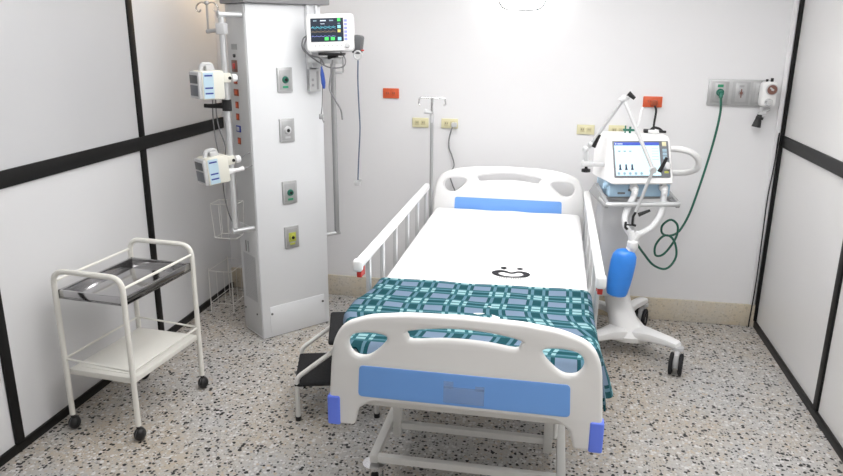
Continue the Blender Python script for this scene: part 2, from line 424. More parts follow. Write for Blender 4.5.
# left rail: tube between two stubs
for z_ in (1.888,.70): obj('rail_stub', MB().cyl((-.002,.037,z_), (-.137,.037,z_), .0145, seg=14).cyl((-.139,.037,z_), (-.134,.037,z_), .019, seg=14), 'alu', t, local=True)
obj('rail_tube', MB().cyl((-.12,.037,.715), (-.12,.037,1.875), .0165, seg=16), 'alu', t, local=True)
# right rail
for z_ in (1.64,.57): obj('rail_stub', MB().cyl((CWD-.002,.05,z_), (CWD+.125,.05,z_), .0125, seg=14), 'alu', t, local=True)
obj('rail_tube', MB().cyl((CWD+.105,.05,.57), (CWD+.105,.05,1.66), .0165, seg=16), 'tubegrey', t, local=True)
# monitor channel
obj('mounting_channel', MB().box2((.362,-.030,1.50), (.372,.002,1.948)).box2((.418,-.030,1.50), (.428,.002,1.948)).box2((.362,-.008,1.50), (.428,.002,1.948)), 'colfront', t, local=True)
p = obj('cable_port', MB().box2((.362,-.034,1.47), (.436,.002,1.60), .003), 'colside', t, local=True)
obj('port_slot', MB().box2((.408,-.036,1.482), (.422,-.033,1.585), .001), 'grey', p, local=True)
for z_ in (1.53,1.50): obj('port_slot', MB().box2((.376,-.036,z_), (.390,-.033,z_+.015), .001), 'grey', p, local=True)

# hook clamped high on the left rail
rt = cw(-.12,.037,0)
def rp(dx, dy, z): return V((rt.x+dx, rt.y+dy, z))
t = thing('drip_hook', 'metal drip bag hook clamped near the top of the column rail', 'hook', rp(0,0,1.80))
obj('clamp_block', MB().box(rp(0,0,1.815), (.05,.05,.06), .006), 'lgrey', t)
obj('arm', MB().cyl(rp(-.02,0,1.808), rp(-.088,0,1.800), .011, seg=10).cyl(rp(-.078,0,1.79), rp(-.076,0,1.945), .006, seg=10).sphere(rp(-.076,0,1.945), .013), 'tubegrey', t)
for s in (-1, 1):
    obj('hook', MB().tube(smooth_path([rp(-.076,0,1.94), rp(-.076+s*.03,0,1.948), rp(-.076+s*.055,0,1.935), rp(-.076+s*.062,0,1.912), rp(-.076+s*.048,0,1.900), rp(-.076+s*.036,0,1.912)], 4), .0042, 8), 'steel', t)

# infusion pumps hung on the left rail
def pump(mtx, label):
    t = thing('infusion_pump', label, 'infusion pump', mtx, 'infusion pumps on the column rail')
    # local: x to the right along the labelled side, y away from the viewer, z up; rail runs at x=.095
    obj('casing', MB().box2((-.065,-.045,0), (.064,.075,.150), .010), 'pump', t, local=True)
    f = obj('front_panel', MB().box2((-.082,-.042,.004), (-.062,.072,.146), .007), 'lgrey', t, local=True)
    obj('display', MB().box2((-.0845,-.030,.085), (-.081,.060,.128), .001), 'darkgrey', f, local=True)
    obj('keypad', MB().box2((-.0845,-.030,.020), (-.081,.060,.076), .001), 'bezel', f, local=True)
    l = obj('side_label', MB().box2((-.056,-.0470,.008), (.000,-.044,.142)), 'pumplab', t, local=True)
    for z_ in (.126,.062,.034): obj('label_stripe', MB().box2((-.050,-.0480,z_-.004), (-.006,-.0465,z_+.004)), 'navy', l, local=True)
    obj('carry_handle', MB().tube(fillet([(-.045,.008,.145),(-.035,.008,.182),(.015,.008,.182),(.028,.008,.145)], .02, 5), .012, 10).box2((-.02,-.01,.145),(.02,.025,.176),.006), 'lgrey', t, local=True)
    k = obj('rail_clamp', MB().box2((.060,-.02,.085), (.116,.035,.135), .006), 'pump', t, local=True)
    obj('clamp_knob', MB().cyl((.112,-.006,.108), (.122,-.008,.108), .010, seg=12).lathe([(.012,0),(.021,.004),(.021,.026),(.015,.032),(0,.033)], (.120,-.008,.108), (1,-.12,0)), 'plastic_w', k, local=True)
    obj('clamp_bolt', MB().cyl((.106,-.012,.108), (.106,-.024,.108), .009, seg=10), 'blackp', k, local=True)
    return t
rz1 = math.radians(-7)
def pump_m(z, rz, tilt=0):
    Rm = Matrix.Rotation(rz, 4, 'Z') @ Matrix.Rotation(tilt, 4, 'Y')
    off = Rm @ V((.092,.006,0))
    return Matrix.Translation(V((rt.x,rt.y,z))-off) @ Rm
p1 = pump(pump_m(1.452,math.radians(52)), 'cream infusion pump with blue side label, the upper of two on the column rail')
p2 = copy_tree(p1, mtx=pump_m(1.005,math.radians(52),math.radians(-5)))
p2['label'] = 'cream infusion pump with white lever arm, the lower of two on the column rail'
lv = obj('lever_arm', MB().box2((.055,-.03,.035), (.09,.012,.066), .008).tube([(.085,-.01,.050),(.13,-.014,.048),(.160,-.018,.052)], .011, 10, radii=[.014,.011,.014]), 'plastic_w', p2, local=True)
obj('lead', MB().tube(smooth_path([(.160,-.018,.052),(.21,-.02,.055),(.235,-.02,.09),(.225,-.01,.125),(.20,.01,.12),(.17,.02,.10)], 5), .0035, 8), 'cablegrey', p2, local=True)
t = thing('rail_lever_clamp', 'black lever clamp on the column rail just under the upper pump', 'clamp', rp(0,0,1.39))
obj('clamp_collar', MB().cyl(rp(0,0,1.385), rp(0,0,1.445), .026, seg=14), 'blackp', t)
obj('lever', MB().tube([rp(-.02,-.01,1.413), rp(-.075,-.02,1.410), rp(-.118,-.03,1.412)], .012, 10, radii=[.017,.012,.011]), 'blackp', t)
tag(obj('pump_cable', MB().tube(smooth_path([rp(-.078,.03,1.45), rp(-.080,.03,1.36), rp(-.070,.035,1.27), rp(-.045,.04,1.17), rp(-.065,.03,1.05), rp(-.070,.03,.94), rp(-.052,.025,.82), rp(-.022,.018,.745), rp(.0,.020,.72)], 6), .0036, 8)
, 'cablegrey'), 'long thin grey pump cable hanging down the left rail to its lower end', 'cable', 'pump cables')
tag(obj('pump_cable', MB().tube(smooth_path([rp(-.10,.035,1.45), rp(-.105,.035,1.33), rp(-.10,.04,1.20), rp(-.085,.03,1.14)], 5), .0036, 8), 'cablegrey'), 'short grey cable hanging between the upper and lower infusion pumps', 'cable', 'pump cables')

# wire basket on the rail + wire rack on the floor
def wires(paths, r=.0026):
    g = MB()
    for q in paths: g.tube(q, r, 6)
    return g
t = thing('wire_basket', 'faint thin wire basket hung below the lower pump', 'wire basket', rp(-.07,.08,.62))
bx, by = rt.x-.085, rt.y+.09
hoop = lambda a, b, z: [(bx-a,by-b,z),(bx+a,by-b,z),(bx+a,by+b,z),(bx-a,by+b,z),(bx-a,by-b,z)]
for q_ in ((.075,.06,.845),(.065,.05,.64)): obj('hoop', wires([fillet([V(p) for p in hoop(*q_)], .01)], .0018), 'enamel', t)
for e_ in (-1,1):
    for s in (-1,1):
        for q in (.35,1): obj('upright_wire', wires([[(bx+s*.075*q,by+e_*.06,.845),(bx+s*.065*q,by+e_*.05,.64)]], .0014), 'enamel', t)
obj('hanger', wires([[(bx+.075,by-.06,.845), (rt.x-.005,rt.y+.016,.87)], [(bx+.075,by-.06,.845), (rt.x-.005,rt.y+.016,.83)]], .0022), 'enamel', t)
t = thing('wire_rack', 'low thin white wire rack standing on the floor behind the column', 'wire rack', (-2.10,4.2,0))
rk = [(-2.19,4.08),(-2.03,4.08),(-2.03,4.36),(-2.19,4.36)]
for z in (.285,.06): obj('frame', wires([[(x,y,z) for x, y in rk+rk[:1]]], .0022), 'enamel', t)
for x, y in rk: obj('leg', wires([[(x,y,0),(x,y,.30)]], .0035), 'enamel', t)
for x, y in [(-2.03,4.08+.07*i) for i in (1,2,3)]+[(-2.19+.053*i,4.08) for i in (1,2)]: obj('upright_wire', wires([[(x,y,.06),(x,y,.285)]], .0014), 'enamel', t)

# ------------------------------------------------------------------ patient monitor
mm = Matrix.Translation(V((-1.235,3.86,1.70))) @ Matrix.Rotation(math.radians(6), 4, 'Z') @ Matrix.Rotation(math.radians(-2), 4, 'Y') @ Matrix.Rotation(math.radians(-6), 4, 'X')
t = thing('patient_monitor', 'white patient monitor with dark vital-signs screen mounted at the column top', 'monitor', mm)
# board plane local: x right, y up -> need x right, z up, facing -y
Fm = facing(0)
def flat(m_, x0, x1, z0, z1, y=-.034, th=.0012): return MB().box2((x0,y-th,z0), (x1,y,z1))
obj('casing', board([squircle(.130,.100,.024)], .06, .010, Matrix.Translation(V((0,0,.098))) @ Fm), 'plastic_w', t, local=True)
obj('rear_housing', MB().box2((-.105,.026,.02), (.105,.10,.175), .02), 'plastic', t, local=True)
s = obj('screen', flat(0, -.104, .077, .050, .174, -.0295, .0015), 'scr_dark', t, local=True)
def trace(z, amp, m_, kind):
    g = MB(); pts = []; k = 0
    for i in range(61):
        x = -.100+.135*i/60; ph = (i % 10)
        if kind == 'ecg': y = amp*(1 if ph == 4 else -.35 if ph == 5 else .2 if ph in (7,8) else 0)
        elif kind == 'pleth': y = amp*(.9 if ph in (2,3) else .5 if ph in (4,5) else .2 if ph == 6 else 0)
        else: y = amp*math.sin(i*.5)
        pts.append((x,-.0316,z+y))
    g.tube(pts, .0011, 5); return obj('waveform', g, m_, s, local=True)
trace(.127,.007,'scr_teal','ecg'); trace(.122,.003,'scr_teal','x'); trace(.104,.004,'scr_brown','pleth'); trace(.101,.001,'scr_brown','x'); trace(.078,.004,'scr_violet','pleth')
def tiles(name, m_, rects): 
    for x0, x1, z0, z1 in rects: obj(name, MB().box2((x0,-.0325,z0), (x1,-.0308,z1)), m_, s, local=True)
tiles('reading', 'scr_green', [(.045,.062,.156,.172),(-.028,-.006,.057,.074),(.006,.028,.057,.074)])
tiles('reading', 'scr_cyan', [(.045,.062,.120,.136),(.045,.064,.056,.073)])
tiles('reading', 'scr_yellow', [(.045,.061,.098,.113)])
tiles('status_text', 'scr_white', [(-.050,-.018,.158,.164),(-.048,-.026,.143,.146)])
tiles('status_text', 'scr_greyk', [(-.088,-.070,.158,.164),(.0,.022,.158,.164),(.046,.060,.143,.147)])
for i in range(6): obj('side_key', MB().box2((.081,-.0318,.055+i*.0195), (.098,-.0295,.068+i*.0195), .001), 'scr_violet', t, local=True)
for i in range(7): obj('front_key', MB().box2((-.085+i*.024,-.0312,.026), (-.077+i*.024,-.0295,.032), .001), 'lgrey', t, local=True)
obj('knob', MB().lathe([(.014,0),(.014,.008),(.011,.013),(0,.014)], (.096,-.029,.028), (0,-1,0)), 'lgrey', t, local=True)
obj('maker_mark', MB().box2((-.016,-.0305,.183), (.014,-.0296,.187)), 'grey', t, local=True)
# bracket
t = thing('monitor_bracket', 'grey monitor bracket arm fixed to the column channel under the monitor', 'bracket', V((-1.36,3.95,1.60)))
q = cw(.395,-.03,1.652)
obj('slide_block', MB().box(q+V((.012,-.012,0)), (.075,.06,.09), .006, Matrix.Rotation(math.atan2(U.y,U.x),3,'Z')), 'lgrey', t)
obj('arm', MB().box(V((-1.285,3.895,1.652)), (.20,.05,.034), .008, Matrix.Rotation(math.radians(-12),3,'Z')), 'alu', t)
obj('tilt_plate', MB().box(V((-1.235,3.87,1.686)), (.13,.09,.014), .003).box(V((-1.235,3.885,1.672)), (.05,.05,.03), .004), 'blackp', t)
obj('cable_hook', MB().tube(fillet([(-1.175,3.87,1.672),(-1.172,3.87,1.59),(-1.20,3.86,1.585)], .01, 4), .005, 8).box2((-1.215,3.85,1.58),(-1.175,3.87,1.593),.003), 'grey', t)
for pts, r_, lab in (([(-1.39,3.90,1.775),(-1.40,3.88,1.72),(-1.37,3.88,1.68),(-1.31,3.87,1.665),(-1.28,3.865,1.63)], .0045, 'short grey lead curving down at the left edge of the monitor'),
        ([(-1.375,3.91,1.79),(-1.41,3.90,1.765),(-1.41,3.89,1.71),(-1.34,3.88,1.655),(-1.25,3.86,1.615),(-1.17,3.86,1.62),(-1.16,3.87,1.66),(-1.19,3.88,1.70)], .004, 'grey lead looping round beneath the whole monitor'),
        ([(-1.225,3.845,1.655),(-1.235,3.84,1.58),(-1.245,3.84,1.50),(-1.215,3.84,1.44),(-1.185,3.845,1.385),(-1.178,3.85,1.33)], .0045, 'grey lead hanging in front of the right rail tube')):
    tag(obj('monitor_lead', MB().tube(smooth_path(pts, 6), r_, 8), 'cablegrey'), lab, 'cable', 'monitor leads')
t = thing('temperature_probe', 'blue probe connector dangling on a thin lead under the monitor', 'probe', (-1.285,3.84,1.34))
obj('lead', MB().tube(smooth_path([(-1.300,3.86,1.655),(-1.288,3.845,1.61),(-1.285,3.84,1.55),(-1.29,3.84,1.42),(-1.298,3.84,1.36)], 5), .0032, 8), 'cablegrey', t)
obj('grip', MB().tube([(-1.289,3.84,1.62),(-1.285,3.84,1.58),(-1.280,3.84,1.53),(-1.277,3.84,1.50)], .011, 10, radii=[.004,.011,.012,.006]), 'probe', t)
obj('sensor_tip', MB().box((-1.297,3.84,1.345), (.028,.016,.03), .005).cyl((-1.293,3.84,1.34), (-1.283,3.84,1.312), .005, seg=8), 'grey', t)
t = thing('finger_sensor', 'slate cable with a small finger clip hanging right of the monitor', 'sensor', (-1.10,3.87,.95))
obj('lead', MB().tube(smooth_path([(-1.087,3.87,1.655),(-1.090,3.87,1.55),(-1.086,3.87,1.40),(-1.082,3.87,1.28),(-1.092,3.87,1.12),(-1.099,3.87,.985)], 6), .0042, 8), 'cableblue', t)
obj('clip', MB().box((-1.102,3.868,.965), (.034,.022,.026), .006).cyl((-1.09,3.868,.975), (-1.082,3.868,.99), .008, seg=8), 'lgrey', t)
t = thing('pressure_cuff', 'dark grey rolled cuff with ring clipped to the monitor side', 'cuff', (-1.085,3.87,1.65))
obj('cuff', MB().box((-1.098,3.915,1.738), (.05,.07,.10), .012, Matrix.Rotation(math.radians(8),3,'Y')), 'darkgrey', t)
obj('ring', MB().tube([(-1.088+.022*math.cos(a*PI/8),3.87,1.682+.022*math.sin(a*PI/8)) for a in range(16)], .005, 8, closed=True), 'lgrey', t)
obj('red_tab', MB().box((-1.060,3.868,1.708), (.016,.006,.008), .001), 'red', t)

# ------------------------------------------------------------------ bed
BX = -.262                   # long axis of the bed
YFT, YHD, FX = 2.105, 4.315, -.251       # footboard and headboard planes
def mirror(right): return right+[(-x,z) for x, z in right[::-1]]
def end_board(z0, wid, H, slot_h):
    k = wid/.936
    half = [(0,H),(.19,H-.006),(.32,H-.022),(.412,H-.058),(.447,H-.125),(.456,H-.22),(.463,.11),(.466,0),(.376,0)]
    pts = [V((x*k,z,0)) for x, z in half]+[V((.36*k,.065,0)),V((.315*k,.098,0)),V((0,.098,0))]
    full = pts+[V((-p.x,p.y,0)) for p in pts[-2:0:-1]]
    rr = [0,.3,.3,.2,.2,.3,.2,.012,.012,.03,.06,0]; rr = rr+rr[-2:0:-1]
    out = [(p.x,z0+p.y) for p in fillet(full, rr, 6, True)]
    drop = [V((-.392*k,H-.128,0)),V((-.372*k,H-.092,0)),V((-.31*k,H-.082,0)),V((-.258*k,H-.092,0)),V((-.275*k,H-.128,0)),V((-.325*k,H-.168,0)),V((-.372*k,H-.165,0))]
    hl = [(p.x,z0+p.y) for p in smooth_path(drop, 5, True)]
    hr = [(-x,z) for x, z in hl]
    sl = [V((-.185*k,H-.083,0)),V((-.185*k,H-.083+slot_h,0)),V((-.09*k,H-.058+slot_h*.55,0)),V((0,H-.053+slot_h*.55,0)),V((.09*k,H-.058+slot_h*.55,0)),V((.185*k,H-.083+slot_h,0)),V((.185*k,H-.083,0)),V((.17*k,H-.097,0)),V((.08*k,H-.087,0)),V((0,H-.084,0)),V((-.08*k,H-.087,0)),V((-.17*k,H-.097,0))]
    slot = [(p.x,z0+p.y) for p in smooth_path(sl, 3, True)]
    return [out, hl, hr, slot]
bed = thing('hospital_bed', 'white adjustable hospital bed with blue-panelled end boards and folding side rails', 'hospital bed', (BX,3.2,0))
Z0 = .495
fb = obj('footboard', board(end_board(Z0,.924,.432,.018), .036, .012, facing(YFT,FX)), 'plastic', bed)
def rrect(x0, x1, z0, z1, r, taper=0): return [(p.x,p.y) for p in fillet([V((x0,z0,0)),V((x1,z0,0)),V((x1-taper,z1,0)),V((x0+taper,z1,0))], r, 5, True)]
obj('foot_panel', board([rrect(-.354,.354,Z0+.117,Z0+.232,.016,.006)], .006, .002, facing(YFT-.018,FX)), 'blue', fb)
g = board([rrect(-.464,-.419,Z0-.002,Z0+.108,.008,0)], .042, .006, facing(YFT-.002,FX)); obj('corner_bumper', g, 'bumper', fb)
g = board([rrect(.419,.464,Z0-.002,Z0+.108,.008,0)], .042, .006, facing(YFT-.002,FX)); obj('corner_bumper', g, 'bumper', fb)
o = obj('card_holder', MB().box2((FX-.06,YFT-.0235,Z0+.128), (FX+.075,YFT-.0205,Z0+.186), .001).box2((FX-.06,YFT-.0235,Z0+.18), (FX-.028,YFT-.0205,Z0+.205),.001).box2((FX+.045,YFT-.0235,Z0+.18), (FX+.075,YFT-.0205,Z0+.196),.001), 'clear', fb); o['label'] = 'clear plastic card holder'
ZH = .578
hb = obj('headboard', board(end_board(ZH,.955,.44,.018), .036, .012, facing(YHD,BX)), 'plastic_w', bed)
obj('head_panel', board([rrect(-.335,.335,ZH+.113,ZH+.240,.016,.006)], .006, .002, facing(YHD-.018,BX)), 'blue', hb)
# frame
g = MB()
for s in (-1, 1): g.box2((BX+s*.385-.02,YFT+.02,.545), (BX+s*.385+.02,YHD-.02,.60), .004)
for y in (2.16,2.9,3.6,4.25): g.box2((BX-.385,y-.02,.55), (BX+.385,y+.02,.585), .003)
for y in (YFT+.024,YHD-.024): g.box2((BX-.40,y-.012,.565), (BX+.40,y+.012,.62), .003)
obj('bed_frame', g, 'enamel', bed)
obj('deck', MB().box2((BX-.44,YFT+.04,.60), (BX+.44,YHD-.03,.618), .004), 'lgrey', bed)
g = MB()
x0, x1, y0, y1 = BX-.362, BX+.362, 2.365, 4.02
for x in (x0,x1): g.box2((x-.017,y0-.018,.174), (x+.017,y1+.018,.210), .004)
for y in (y0,y1): g.box2((x0,y-.014,.176), (x1,y+.014,.206), .004)
obj('base_frame', g, 'enamel', bed)
for y in (2.55,3.85):
    g = MB()
    for s in (-1, 1): g.box2((BX+s*.308-.017,y-.017,.185), (BX+s*.308+.017,y+.017,.55), .003)
    g.box2((BX-.308,y-.014,.222), (BX+.308,y+.014,.250), .003)
    obj('lift_link', g, 'enamel', bed)
for s in (-1, 1):     # lift arms joining the base to the deck
    obj('lift_arm', MB().tube([(BX+s*.335,2.62,.20),(BX+s*.335,2.95,.555)], .014, 8).tube([(BX+s*.335,3.92,.20),(BX+s*.335,3.55,.555)], .014, 8), 'enamel', bed)
def caster(x, y, zt, r, w, rot, parent, fork='steel', twin=False, plate='steel'):
    """swivel caster: wheel on the floor, stem top at zt"""
    Rm = Matrix.Translation(V((x,y,0))) @ Matrix.Rotation(rot, 4, 'Z')
    off = .03
    g = MB().cyl((0,0,zt-.012), (0,0,zt), r*.75, seg=18).box2((-w*.75,off-r*.35,r*1.0), (w*.75,off*.3+r*.35,zt-.01), .004)
    for s in (-1,1): g.box2((s*w*.62-.003,off-r*.3,r*.7), (s*w*.62+.003,off+r*.3,zt-.014), .001)
    a = obj('caster', g.xf(Rm), plate, parent)
    wl = MB().lathe([(r*.55,-w/2),(r*.9,-w/2),(r,-w*.32),(r,w*.32),(r*.9,w/2),(r*.55,w/2)], (0,off,r), (1,0,0), 24)
    obj('wheel', wl.xf(Rm), 'rubber', a)
    obj('wheel_hub', MB().cyl((-w*.52,off,r), (w*.52,off,r), r*.56, seg=18).xf(Rm), 'lgrey', a)
    return a
for x in (x0,x1):
    for y in (y0,y1): caster(x, y, .166, .062, .03, 0 if y < 3 else PI, bed, plate='chrome')
# side rails
for s, xr in ((-1,-.738), (1,.204)):
    g = MB().box2((xr-.017,2.57,.893), (xr+.017,4.125,.933), .012, 3)
    r = obj('side_rail', g, 'plastic_w', bed)
    for y in (2.74,2.985,3.252,3.537,3.811,4.075): obj('rail_post', MB().box2((xr-.009,y-.014,.635), (xr+.009,y+.014,.90), .003), 'alu', r)
    obj('bottom_bar', MB().box2((xr-.011,2.62,.615), (xr+.011,4.10,.645), .004), 'alu', r)
    obj('end_cap', MB().box2((xr-.019,2.560,.886), (xr+.019,2.60,.937), .011, 3), 'plastic_w', r)
    o = obj('release_latch', MB().box2((xr-.010,2.590,.855), (xr+.010,2.630,.880), .003).box2((xr-.012,2.625,.855),(xr+.012,2.642,.897),.003), 'red', r); o['label'] = 'red release latch'
    for y in (2.8,3.9): obj('mounting_arm', MB().box2((min(xr,BX+s*.40),y-.02,.56), (max(xr,BX+s*.40),y+.02,.58)).box2((xr-.01,y-.02,.56), (xr+.01,y+.02,.62)), 'alu', r)
# mattress, sheet, blanket
MX0, MX1, MY0, MY1, MZ = -.700, .176, YFT+.045, YHD-.035, .745
tag(obj('mattress', MB().box2((MX0,MY0,.618), (MX1,MY1,MZ), .035, 4), 'matt'), 'thin hospital mattress on the bed deck, hidden under the white sheet', 'mattress')
def over(xa, xb, z, drop_l, drop_r, rad=.03, off=0., flare_l=.0, flare_r=.0):
    """cross-section draped over the mattress, returns function s in 0..1 -> (x,z) and its length"""
    P = [V((xa-off-flare_l,z+off-drop_l,0)), V((xa-off,z+off-rad*1.2,0)), V((xa-off,z+off,0)), V((xb+off,z+off,0)), V((xb+off,z+off-rad*1.2,0)), V((xb+off+flare_r,z+off-drop_r,0))]
    Q = fillet([P[0],P[2],P[3],P[5]], rad, 8); 
    L = [0]
    for a, b in zip(Q, Q[1:]): L.append(L[-1]+(b-a).length)
    def f(s):
        d = s*L[-1]
        for i in range(len(L)-1):
            if d <= L[i+1] or i == len(L)-2:
                t_ = (d-L[i])/max(1e-9, L[i+1]-L[i]); q_ = Q[i].lerp(Q[i+1], t_); return q_.x, q_.y
    return f, L[-1]
fs, _ = over(MX0-.004, MX1, MZ, .105, .105, .03, .005)
def fsheet(a, b):
    x, z = fs(a); y = 2.55+(MY1+.004-2.55)*b
    e = max(0, (b-.975)/.025); z -= .012*e*e
    z += .0022*math.sin(x*23+y*9)*math.sin(y*5+x*4) if .15 < a < .85 else 0
    return V((x,y,z))
sh = tag(obj('bed_sheet', MB().sheet(fsheet, 70, 60, -.003), 'sheet', recalc=False, smooth=60), 'bright white bed sheet with a dark printed emblem, covering the mattress', 'bed sheet')
ARC0 = .17
def fblank(a, b):
    # b: 0 at the foot, 1 at the folded edge; drape on the right grows and flares towards the foot
    y = MY0-.008+(2.872-MY0+.008)*b
    k = max(0., min(1., (2.60-y)/.36)); k = k*k*(3-2*k); k2 = max(0., min(1., (2.40-y)/.2)); k *= 1-.75*k2*k2*(3-2*k2)
    kl = max(0., min(1., (2.76-y)/.22)); kl = kl*kl*(3-2*kl); kq = max(0., min(1., (2.47-y)/.16)); kl *= 1-kq*kq*(3-2*kq)
    f, L = over(MX0-.008-.036*kl+.022*kq*kq*(3-2*kq), MX1, MZ, .055-.020*kl, .115+.112*k, .035, .0125, .004, .004+.078*k)
    x, z = f(a)
    if a > .85: x += .012*k*math.sin(y*38)*min(1, (a-.85)/.1)
    zz = .0025*math.sin(x*17+y*21)*math.sin(y*13-x*5)
    ft = max(0, 1-b/.05); z -= .02*ft*ft if .12 < a < .85 else 0
    y += .010*math.sin(x*3.1+.4)*max(0, b-.8)/.2
    return V((x,y,z+zz+.002))
bl = tag(obj('blanket', MB().sheet(fblank, 90, 44, -.007, uv=lambda a, b: (a*1.15,b*.74)), 'plaid', recalc=False, smooth=60), 'teal plaid woven blanket over the foot of the bed', 'blanket')
# printed emblems: two dots over a ring whose upper edge dips into a heart
def ribbon(pts, widths, z, mz=.0012):
    g = MB(); n_ = len(pts); T = []
    for i in range(n_):
        d = V(pts[(i+1) % n_])-V(pts[i-1]); nrm = V((-d.y,d.x,0)).normalized()
        T.append((V(pts[i])+nrm*widths[i]/2, V(pts[i])-nrm*widths[i]/2))
    rings = []
    for a, b in T: rings.append([a+V((0,0,z)), b+V((0,0,z)), b+V((0,0,z+mz)), a+V((0,0,z+mz))])
    g.rings(rings, True); return g
def emblem(cx, cy, w, h, z, m_, parent, text=True):
    pts = []; wd = []
    for i in range(48):
        a = 2*PI*i/48-PI/2; x = math.sin(a+PI/2)*.5; y = -math.cos(a+PI/2)*.5
        if y > 0: y -= .36*math.exp(-(x/.19)**2)
        pts.append((cx+x*w,cy+y*h)); wd.append(w*((.075 if y < 0 else .095)+.13*(2*abs(x))**2))
    g = ribbon([(*p,0) for p in pts], wd, z)
    for s in (-1,1): g.cyl((cx+s*w*.26,cy+h*.88,z), (cx+s*w*.26,cy+h*.88,z+.0012), w*.10, seg=16)
    e = obj('printed_emblem', g, m_, parent)
    if text:
        rnd = random.Random(3); g = MB(); x = cx-w*.62
        for word in (8,5,6):
            for k in range(word):
                g.box2((x,cy-h*.80,z), (x+.004,cy-h*.80+(.026 if k == 0 or rnd.random() < .3 else .018),z+.001)); g.box2((x,cy-h*.80,z), (x+.0078,cy-h*.80+.004,z+.001)); x += .0102
            x += .012
        obj('printed_caption', g, 'inkgrey', parent)
emblem(-.158, 3.060, .144, .088, MZ+.0095, 'ink', sh)
emblem(-.250, 2.515, .146, .095, MZ+.0195, 'whiteprint', bl, False)
# drip pole in the bed corner
t = thing('drip_pole', 'slim steel drip pole with two hooks standing at the bed head corner', 'drip pole', (-.735,4.30,.5))
px, py = -.745, 4.30
obj('lower_tube', MB().cyl((px,py,.50), (px,py,1.30), .0105, seg=14), 'tubegrey', t)
obj('upper_tube', MB().cyl((px,py,1.29), (px,py,1.425), .008, seg=14), 'chrome', t)
obj('height_knob', MB().cyl((px,py,1.275), (px,py,1.325), .014, seg=14).cyl((px,py,1.335), (px-.045,py-.008,1.342), .010, .014, 10), 'lgrey', t)
for s in (-1,1): obj('hook', MB().tube(fillet([(px,py,1.422),(px+s*.078,py,1.425),(px+s*.084,py,1.385),(px+s*.070,py,1.378)], .014, 5), .005, 8), 'steel', t)
obj('corner_socket', MB().box2((px-.016,py-.016,.545), (px+.06,py+.012,.60), .004), 'enamel', bed)

# ------------------------------------------------------------------ step stool
sd = math.atan2(.103,.364)     # climbing direction
MS = Matrix.Translation(V((-1.134,2.874,0))) @ Matrix.Rotation(sd, 4, 'Z')
t = thing('step_stool', 'two-step foot stool with black rubber treads and white tubes beside the bed', 'step stool', MS)
# local x = climbing direction, y = width (0..-? away from viewer is +y)
SW = .33
for y in (0,SW):
    obj('side_tube', MB().tube(fillet([(0,y,.0),(.0,y,.225),(.20,y,.375),(.375,y,.395),(.378,y,0)], [0,.05,.05,.03,0], 6), .0115, 12), 'enamel', t, local=True)
    for x in (0,.378): obj('foot_tip', MB().cyl((x,y,0), (x,y,.022), .0145, seg=12), 'blackp', t, local=True)
obj('cross_tube', MB().cyl((.02,0,.172), (.02,SW,.172), .009, seg=10).cyl((.36,0,.385), (.36,SW,.385), .009, seg=10).cyl((.378,0,.16), (.378,SW,.16), .009, seg=10), 'enamel', t, local=True)
p = obj('lower_tread', MB().box2((-.012,-.012,.180), (.215,SW-.002,.200), .010, 3), 'rubber', t, local=True)
p = obj('upper_tread', MB().box2((.154,-.03,.398), (.392,SW+.012,.421), .012, 3), 'rubber', t, local=True)
for z_ in (.207,): obj('support_tube', MB().cyl((.20,0,.171), (.20,SW,.171), .009, seg=10).cyl((.20,0,.171), (.378,0,.171), .009, seg=10).cyl((.20,SW,.171), (.378,SW,.171), .009, seg=10), 'enamel', t, local=True)

# ------------------------------------------------------------------ trolley
tx0, tx1, ty0, ty1 = -.179, .179, -.259, .259
t = thing('instrument_trolley', 'small white wheeled trolley with steel top tray and cream lower shelf', 'trolley', Matrix.Translation((-1.937,2.836,0)) @ Matrix.Rotation(math.radians(-5), 4, 'Z'))
for y in (ty0,ty1):
    obj('end_frame', MB().tube(fillet([(tx0,y,.075),(tx0,y,.785),(tx1,y,.785),(tx1,y,.075)], .065, 8), .0125, 14), 'cream', t, local=True)
tr = MB().box2((tx0+.008,ty0+.006,.652), (tx1-.006,ty1-.006,.664)); 
for a, b in (((tx0+.008,ty0+.006),(tx1-.006,ty0+.018)), ((tx0+.008,ty1-.018),(tx1-.006,ty1-.006)), ((tx0+.008,ty0+.006),(tx0+.02,ty1-.006)), ((tx1-.018,ty0+.006),(tx1-.006,ty1-.006))):
    tr.box2((a[0],a[1],.652), (b[0],b[1],.692), .002)
obj('top_tray', tr, 'tray', t, local=True)
obj('lower_shelf', MB().box2((tx0+.008,ty0+.008,.278), (tx1-.004,ty1-.008,.306), .004).box2((tx0+.03,ty0+.04,.306), (tx1-.03,ty1-.03,.309), .001), 'cream', t, local=True)
for y in (ty0,ty1): obj('guard_wire', MB().cyl((tx0,y,.36), (tx1,y,.345), .005, seg=8), 'cream', t, local=True)
for x, z in ((tx0,.36),(tx1,.345)): obj('guard_wire', MB().cyl((x,ty0,z), (x,ty1,z), .005, seg=8), 'cream', t, local=True)
for x in (tx0,tx1): obj('top_rail', MB().cyl((x,ty0,.735), (x,ty1,.735), .0065, seg=8), 'cream', t, local=True)
for x in (tx0,tx1):
    for y in (ty0,ty1):
        a = obj('ball_caster', MB().sphere((x,y+.004,.031), .031, (.85,1,1)).cyl((x,y,.05), (x,y,.078), .010, seg=10), 'blackp', t, local=True)
        obj('caster_band', MB().tube([(x,y+.004+.0312*math.cos(k*PI/10),.0325+.0312*math.sin(k*PI/10)) for k in range(20)], .0012, 6, closed=True), 'darkgrey', a, local=True)

